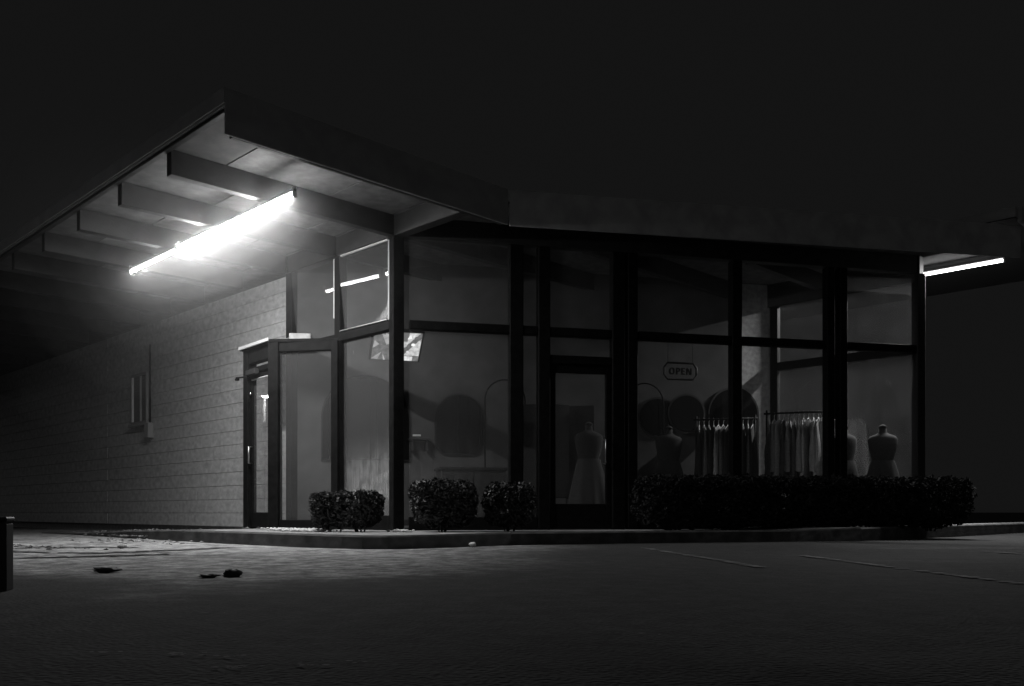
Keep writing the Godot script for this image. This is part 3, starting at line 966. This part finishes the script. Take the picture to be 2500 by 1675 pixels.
func clothes() -> void:
	var kinds := []
	var mats := [M.cloth_mid, M.cloth_dark, M.cloth_pale, M.cloth_light, M.cloth_dark]
	for k in 5:
		kinds.append(garment(0.40 + 0.02 * (k % 3), [0.86, 0.98, 0.74, 0.82, 1.05][k], mats[k], k * 13 + 3))
	var racks := [
		[Vector3(3.66, 0.16, -12.86), Vector3(4.47, 0.16, -12.55), 1.60, "clothes rack beside the tall mirror, seen left of the double posts"],
		[Vector3(2.62, 0.16, -12.72), Vector3(3.40, 0.16, -12.52), 1.50, "clothes rack of dark garments in front of the tall mirror"]]
	var words := ["grey coat", "long dark dress", "light grey jacket", "pale blouse", "dark overcoat"]
	for r in 2:
		var a: Vector3 = racks[r][0]
		var b: Vector3 = racks[r][1]
		var d := b - a
		var yaw := -atan2(d.z, d.x)
		var t := thing("clothes_rack", racks[r][3], "clothes rack", (a + b) / 2.0, yaw)
		var l := d.length() / 2.0
		var h: float = racks[r][2]
		put(t, "top_bar", tube([Vector3(-l - 0.04, h, 0), Vector3(l + 0.04, h, 0)], 0.014), M.steel)
		for s in [-1, 1]:
			put(t, "upright", tube([Vector3(s * l, 0.03, 0), Vector3(s * l, h + 0.05, 0)], 0.014), M.steel)
			put(t, "foot", tube([Vector3(s * l, 0.02, -0.24), Vector3(s * l, 0.02, 0.24)], 0.016), M.steel)
		var count := 13 if r == 0 else 12
		for i in count:
			var f := (i + 0.6) / count
			var k: int = [0, 2, 3, 0, 2, 0, 2, 3, 0, 2, 3, 2, 3][i] if r == 0 else [4, 0, 1, 4, 2, 0, 1, 4, 0, 1, 0, 4][i]
			var at := a.lerp(b, f) + Vector3(0, h - 0.05, 0)
			var turn := yaw + PI / 2 + rng.randf_range(-0.25, 0.25)
			if r == 0 and i >= 11: turn = yaw + rng.randf_range(0.25, 0.5)
			var lab := "%s on the %s rack, %s" % [words[k], "right" if r == 0 else "left", ("leftmost of its row" if i == 0 else ("rightmost of its row" if i == count - 1 else "%s from the left on the bar" % ["", "second", "third", "fourth", "fifth", "sixth", "seventh", "eighth", "ninth", "tenth", "eleventh", "twelfth"][i]))]
			var g := thing("hanging_garment", lab, "garment", at, turn, "garments on the %s rack" % ("right" if r == 0 else "left"))
			put(g, "cloth", kinds[k][0], mats[k])
			put(g, "hanger", kinds[k][1], M.white)
	# two dressed display busts by the right window and one behind the door
	var busts := [
		[Vector3(4.62, 0.16, -12.42), 0.5, M.cloth_dark, "dark dress on a display bust beside the right window"],
		[Vector3(5.12, 0.16, -12.36), -0.3, M.cloth_dusk, "grey dress on a display bust in the right corner of the front"],
		[Vector3(1.03, 0.16, -12.0), 0.2, M.cloth_dark, "dark long coat on a display bust behind the front door"],
		[Vector3(2.20, 0.16, -12.55), 0.1, M.cloth_dark, "dark dress on a display bust under the round mirrors"]]
	for e in busts:
		var t := thing("display_bust", e[3], "mannequin", e[0], e[1])
		put(t, "base", lathe([Vector2(0, 0.03), Vector2(0.15, 0.025), Vector2(0.16, 0), Vector2(0, 0)], 18), M.dark)
		put(t, "pole", tube([Vector3(0, 0.02, 0), Vector3(0, 0.85, 0)], 0.016), M.brushed)
		put(t, "torso", lathe([Vector2(0.0, 1.36), Vector2(0.05, 1.355), Vector2(0.052, 1.29), Vector2(0.085, 1.265), Vector2(0.165, 1.235), Vector2(0.195, 1.19), Vector2(0.185, 1.10), Vector2(0.172, 1.02), Vector2(0.135, 0.88), Vector2(0.165, 0.76), Vector2(0.18, 0.68), Vector2(0, 0.66)], 22, Vector2(1.0, 0.62)), e[2])
		var st := begin()
		for i in 10:
			for k in 36:
				var q := []
				for w in [[i, k], [i, k + 1], [i + 1, k + 1], [i + 1, k]]:
					var f: float = w[0] / 10.0
					var an: float = TAU * w[1] / 36.0
					var rr := lerpf(0.150, 0.30, pow(f, 0.8)) * (1.0 + 0.09 * f * sin(an * 9.0 + e[1]) + 0.03 * f * sin(an * 4.0))
					q.append(Vector3(cos(an) * rr, 0.90 - f * 0.72, sin(an) * rr * lerpf(0.66, 0.9, f)))
				quad(st, q[3], q[2], q[1], q[0])
		put(t, "skirt", done(st), e[2])
		put(t, "neck_cap", lathe([Vector2(0, 1.40), Vector2(0.03, 1.39), Vector2(0.05, 1.372), Vector2(0.054, 1.357), Vector2(0, 1.357)], 16), M.cloth_dark)


# ---------------------------------------------------------------- plants
func bush_leaves(sz: Vector3, count: int, sd: int) -> Array:
	var r := RandomNumberGenerator.new()
	r.seed = sd
	var n := FastNoiseLite.new()
	n.seed = sd
	n.frequency = 2.6
	var out := []
	for part in 2:
		var st := begin()
		for i in count / 2:
			# a clipped round-edged block, uneven by noise; most leaves near its skin
			var d := Vector3(r.randf_range(-1, 1), r.randf_range(-1, 1), r.randf_range(-1, 1))
			var e := 5.0
			var norm := pow(pow(absf(d.x), e) + pow(absf(d.y), e) + pow(absf(d.z), e), 1.0 / e)
			d /= maxf(norm, 0.001)
			var depth := 1.0 - pow(r.randf(), 2.2) * 0.5
			var p := Vector3(d.x * sz.x / 2, d.y * sz.y / 2, d.z * sz.z / 2) * depth
			p *= 1.0 + n.get_noise_3d(p.x * 2.0, p.y * 2.0, p.z * 2.0) * 0.22
			if p.y < 0: 
				p.x *= 1.0 - 0.18 * (-p.y / (sz.y / 2))
				p.z *= 1.0 - 0.18 * (-p.y / (sz.y / 2))
			p.y += sz.y / 2 + 0.07
			if n.get_noise_3d(p.x * 1.6 + 9, p.y * 1.6, p.z * 1.6) < -0.30 and depth > 0.8: continue
			var b := Basis(Vector3(r.randf_range(-1, 1), r.randf_range(-1, 1), r.randf_range(-1, 1)).normalized(), r.randf_range(0, TAU))
			var s := r.randf_range(0.018, 0.034)
			var f: Vector3 = b.x * s
			var w: Vector3 = b.y * s * 0.5
			var bend: Vector3 = b.z * s * 0.25
			st.add_vertex(p - f); st.add_vertex(p + w - bend); st.add_vertex(p + f)
			st.add_vertex(p - f); st.add_vertex(p + f); st.add_vertex(p - w - bend)
		out.append(done(st))
	return out

func bush(label: String, at: Vector3, yaw: float, sz: Vector3, leaves: Array, sd: int) -> Node3D:
	var t := thing("clipped_bush", label, "bush", at, yaw, "clipped bushes in front of the shop")
	var fo := put(t, "foliage", leaves[0], M.leaf)
	fo.set_meta("kind", "stuff")
	var f2 := put(t, "foliage", leaves[1], M.leaf_b)
	f2.set_meta("kind", "stuff")
	var r := RandomNumberGenerator.new()
	r.seed = sd
	for k in 5:
		var a := r.randf() * TAU
		var b := Vector3(cos(a) * 0.05, 0, sin(a) * 0.05)
		put(t, "stem", tube([b, b * 2.0 + Vector3(0, sz.y * 0.3, 0), Vector3(b.x * 4.5, sz.y * 0.7, b.z * 4.5)], 0.010, 6), M.bark)
	return t

func planting() -> void:
	var p1 := Vector3(0.38, 0.36, 0.42)
	var l1 := bush_leaves(p1, 5200, 101)
	var p2 := Vector3(0.44, 0.37, 0.42)
	var l2 := bush_leaves(p2, 5600, 102)
	var p3 := Vector3(0.68, 0.49, 0.62)
	var l3 := bush_leaves(p3, 9000, 103)
	bush("small squarish bush in front of the left glass, left one of a touching pair", Vector3(-2.03, SLAB, -9.93), 0.3, p1, l1, 1)
	bush("small rounded bush in front of the left glass, right one of a touching pair", Vector3(-1.68, SLAB, -9.86), -0.4, p2, l2, 2)
	bush("large clipped bush right of the corner post", Vector3(-0.76, SLAB, -9.95), 0.2, p3, l3, 3)
	bush("dark clipped bush left of the front door", Vector3(-0.03, SLAB, -10.1), 1.4, Vector3(0.6, 0.47, 0.55), bush_leaves(Vector3(0.56, 0.47, 0.55), 7000, 104), 4)
	var names := ["dark hedge bush right of the front door, leftmost in the row", "dark hedge bush below the OPEN sign, second in the row", "dark hedge bush below the clothes rack, third in the row", "dark hedge bush left of the double posts, fourth in the row", "dark hedge bush below the display busts, fifth in the row", "dark hedge bush at the right corner, last in the row"]
	var lh := bush_leaves(Vector3(0.95, 0.62, 0.6), 9000, 105)
	for i in 6:
		var at := at_front(3.3 + i * 0.72, 0.52, 0) 
		var hb := bush(names[i], Vector3(at.x, 0.10, at.z), wall_yaw + (PI if i % 2 else 0.0), Vector3(0.9, 0.62, 0.6), lh, 20 + i)
		for c in hb.get_children():
			if c.name.begins_with("foliage"): c.material_override = M.leaf_dark
	# fallen leaves and pale chippings
	var leaf := begin()
	leaf.add_vertex(Vector3(-0.03, 0, 0)); leaf.add_vertex(Vector3(0, 0.012, -0.014)); leaf.add_vertex(Vector3(0.03, 0.004, 0))
	leaf.add_vertex(Vector3(-0.03, 0, 0)); leaf.add_vertex(Vector3(0.03, 0.004, 0)); leaf.add_vertex(Vector3(0, 0.010, 0.014))
	litter("leaf_litter", "dry fallen leaves gathered at the foot of the block wall and along the cracks", "leaves", done(leaf), mat(0.20, 0.8), [[5.2, -0.9, 1.2, 0.45, 300], [4.2, -1.5, 0.7, 0.3, 160], [3.4, -1.75, 0.5, 0.2, 90], [1.2, -2.6, 1.0, 0.4, 70], [0.2, -3.9, 0.7, 0.3, 60], [1.1, -0.9, 0.9, 0.3, 60]], 201)
	var chip := begin()
	chip.append_from(bevel_box(Vector3(0.034, 0.022, 0.028), 0.008), 0, Transform3D())
	litter("gravel", "pale stone chippings under the pair of small bushes", "gravel", chip.commit(), mat(0.62, 0.8), [[0.32, -1.02, 0.42, 0.16, 420], [0.95, -0.85, 0.5, 0.14, 160], [-0.62, -0.42, 0.16, 0.1, 50]], 202)


func litter(called: String, label: String, category: String, mesh: Mesh, m: Material, spots: Array, sd: int) -> void:
	var r := RandomNumberGenerator.new()
	r.seed = sd
	var where := []
	for s in spots:
		for i in s[4]:
			var u: float = s[0] + r.randfn(0, 0.5) * s[2]
			var v: float = s[1] + r.randfn(0, 0.5) * s[3]
			var h := SLAB if u < 2.4 and v > -1.6 else 0.02
			if u >= 2.4 and v > -1.6: h = lerpf(SLAB, 0.03, clampf((u - 2.2) / 3.4, 0, 1))
			var b := Basis(Vector3.UP, r.randf() * TAU) * Basis(Vector3.RIGHT, r.randf_range(-0.5, 0.5))
			where.append(Transform3D(b.scaled(Vector3.ONE * r.randf_range(0.5, 1.2)), wld(u, v, h + 0.008 + r.randf() * 0.012)))
	var mm := MultiMesh.new()
	mm.transform_format = MultiMesh.TRANSFORM_3D
	mm.mesh = mesh
	mm.instance_count = where.size()
	for i in where.size(): mm.set_instance_transform(i, where[i])
	var o := MultiMeshInstance3D.new()
	o.name = called
	o.multimesh = mm
	o.material_override = m
	add_child(o)
	tag(o, label, category)
	o.set_meta("kind", "stuff")


# ---------------------------------------------------------------- small things outside
func pebble(called: String, label: String, category: String, at: Vector3, sz: Vector3, m: Material, sd: int) -> void:
	var n := FastNoiseLite.new()
	n.seed = sd
	n.frequency = 0.9
	var st := begin()
	for i in 8:
		for k in 14:
			var q := []
			for e in [[i, k], [i, k + 1], [i + 1, k + 1], [i + 1, k]]:
				var th: float = PI * e[0] / 8.0
				var ph: float = TAU * (e[1] % 14) / 14.0
				var d := Vector3(sin(th) * cos(ph), cos(th), sin(th) * sin(ph))
				d *= 1.0 + n.get_noise_3dv(d * 3.0) * 0.9
				q.append(Vector3(d.x * sz.x, d.y * sz.y, d.z * sz.z) / 2.0)
			quad(st, q[3], q[2], q[1], q[0])
	st.index()
	var o := put(self, numbered(called), done(st), m, at)
	tag(o, label, category)

func yard() -> void:
	pebble("clod", "flat dark clod on the asphalt at the left, nearest the big crack", "clod", Vector3(-2.31, 0.02, -5.1), Vector3(0.15, 0.03, 0.10), M.dark, 1)
	pebble("clod", "flat dark clod left of the thicker one in front of the porch", "clod", Vector3(-1.60, 0.015, -4.72), Vector3(0.10, 0.02, 0.08), M.dark, 2)
	pebble("clod", "thicker dark clod on the asphalt in front of the porch", "clod", Vector3(-1.49, 0.022, -4.78), Vector3(0.09, 0.045, 0.08), M.dark, 3)
	pebble("stone", "pale round stone at the foot of the kerb below the large bush", "stone", Vector3(-0.385, 0.03, -8.72), Vector3(0.06, 0.045, 0.05), M.white, 4)
	pebble("stone", "pale stone beside the long crack at the left", "stone", Vector3(-3.75, 0.02, -8.6), Vector3(0.08, 0.035, 0.06), M.card, 5)
	# stub of a timber post at the left edge
	var t := thing("timber_post", "short dark timber post at the left edge of the lot", "post", Vector3(-2.30, 0, -3.95), 0.3)
	box(t, "shaft", Vector3(0.15, 0.32, 0.15), M.dark, Vector3(0, 0.15, 0), 0.0, 0.015)
	box(t, "cap", Vector3(0.16, 0.02, 0.16), M.black, Vector3(0, 0.318, 0), 0.0, 0.006)
	# pale carton on the porch roof
	var c := thing("carton", "long pale open-ended carton lying on the porch roof", "carton", wld(1.60, -0.31, 2.558), 0.10)
	for e in [[Vector3(0, 0.004, 0), Vector3(0.27, 0.006, 0.09)], [Vector3(0, 0.078, 0), Vector3(0.27, 0.006, 0.09)], [Vector3(0, 0.041, 0.044), Vector3(0.27, 0.068, 0.006)], [Vector3(0, 0.041, -0.044), Vector3(0.27, 0.068, 0.006)]]:
		box(c, "side", e[1], M.card, e[0], 0.0, 0.001)
	box(c, "end_flap", Vector3(0.07, 0.005, 0.088), M.card, Vector3(-0.163, 0.012, 0), 0.0, 0.001).rotation.z = 0.35
	# meter box and its pipe on the block wall
	var mb := thing("meter_box", "small pale meter box and pipe on the block wall below the window", "meter box", wld(6.78, -0.06, 1.62), frame_basis.get_euler().y)
	box(mb, "case", Vector3(0.10, 0.26, 0.16), M.frame, Vector3(0, 0.13, 0))
	put(mb, "pipe", tube([Vector3(0.02, 0.26, 0), Vector3(0.02, 1.6, 0)], 0.016), M.dark)


# ---------------------------------------------------------------- across the street: seen only as a reflection in the porch door
func street() -> void:
	var p := Vector3(-26.5, 0, -23.4)
	var lamp := thing("street_lamp", "street lamp with a lit flat head mirrored in the porch door", "street lamp", p)
	put(lamp, "pole", lathe([Vector2(0.0, 5.1), Vector2(0.05, 5.1), Vector2(0.07, 2.5), Vector2(0.10, 0.05), Vector2(0.14, 0.04), Vector2(0.14, 0), Vector2(0, 0)], 14), mat(0.5, 0.5))
	box(lamp, "head", Vector3(0.5, 0.12, 0.9), M.trim, Vector3(0, 5.17, 0))
	box(lamp, "lens_bulb", Vector3(0.40, 0.05, 0.45), M.street, Vector3(0.0, 5.085, 0.2))
	var sp := SpotLight3D.new()
	sp.name = "lamp_light"
	sp.light_energy = 3.0
	sp.light_size = 0.2
	sp.spot_range = 40.0
	sp.spot_attenuation = 2.0
	sp.spot_angle = 75.0
	sp.shadow_enabled = true
	sp.rotation.x = -PI / 2
	sp.position = Vector3(0, 5.03, 0.1)
	lamp.add_child(sp)
	var sg := thing("roadside_sign", "stacked white sign panels on two legs under the street lamp, mirrored in the porch door", "sign", p + Vector3(1.5, 0, 0.2))
	for s in [-1, 1]: box(sg, "leg", Vector3(0.12, 1.4, 0.12), M.steel, Vector3(0.0, 0.7, s * 0.5))
	for e in [[3.35, 1.0, 0.9], [2.65, 0.24, 1.0], [1.95, 0.5, 1.0], [1.5, 0.26, 1.0], [1.15, 0.24, 1.0]]:
		box(sg, "panel", Vector3(0.12, e[1], e[2]), M.white, Vector3(0, e[0], 0))
	box(sg, "backing", Vector3(0.06, 3.0, 1.1), M.dark, Vector3(-0.1, 2.4, 0))


func picture() -> Image:     # the picture on the screen: pale shards on grey, a brighter right half with a dark slanting band, a strip at the foot
	var img := Image.create_empty(248, 188, false, Image.FORMAT_RGB8)
	var n := FastNoiseLite.new()
	n.seed = 77
	n.frequency = 0.03
	var tri := [
		[Vector2(40, 14), Vector2(132, 62), Vector2(70, 86), 0.55], [Vector2(8, 60), Vector2(34, 84), Vector2(2, 112), 0.55], [Vector2(60, 10), Vector2(96, 30), Vector2(56, 46), 0.6],
		[Vector2(2, 178), Vector2(50, 132), Vector2(34, 182), 0.5], [Vector2(56, 140), Vector2(74, 186), Vector2(64, 186), 0.7], [Vector2(100, 184), Vector2(128, 138), Vector2(134, 186), 0.6],
		[Vector2(88, 104), Vector2(134, 88), Vector2(100, 118), 0.45], [Vector2(90, 112), Vector2(134, 150), Vector2(104, 136), 0.42], [Vector2(186, 12), Vector2(198, 40), Vector2(172, 44), 0.9]]
	for y in 188:
		for x in 248:
			var a := 0.0
			var k := n.get_noise_2d(x, y)
			if x < 140:
				a = 0.10 + 0.07 * k
				for t in tri:
					if Geometry2D.point_is_inside_triangle(Vector2(x, y), t[0], t[1], t[2]): a = t[3] * (0.55 + 0.25 * k)
			else:
				a = 0.55 + 0.3 * k
				var band := absf((x - 186) + (y - 90) * 0.75 + k * 14.0)
				if band < 17: a = 0.13 + 0.08 * k
				if x < 176 - (y - 40) * 0.1 and y < 60: a = 0.14
				if Vector2(x, y).distance_to(Vector2(206, 78)) < 10: a = 0.95
				if y > 150 and y < 155: a = 0.08
				if y >= 155: a = 0.65 + 0.3 * k if x < 214 else 0.15 + 0.1 * k
				for t in tri:
					if Geometry2D.point_is_inside_triangle(Vector2(x, y), t[0], t[1], t[2]): a = t[3]
			if x < 3 or y < 3 or x > 244 or y > 184: a = 0.02
			a = clampf(a, 0, 1)
			img.set_pixel(x, y, Color(a, a, a).linear_to_srgb())
	return img
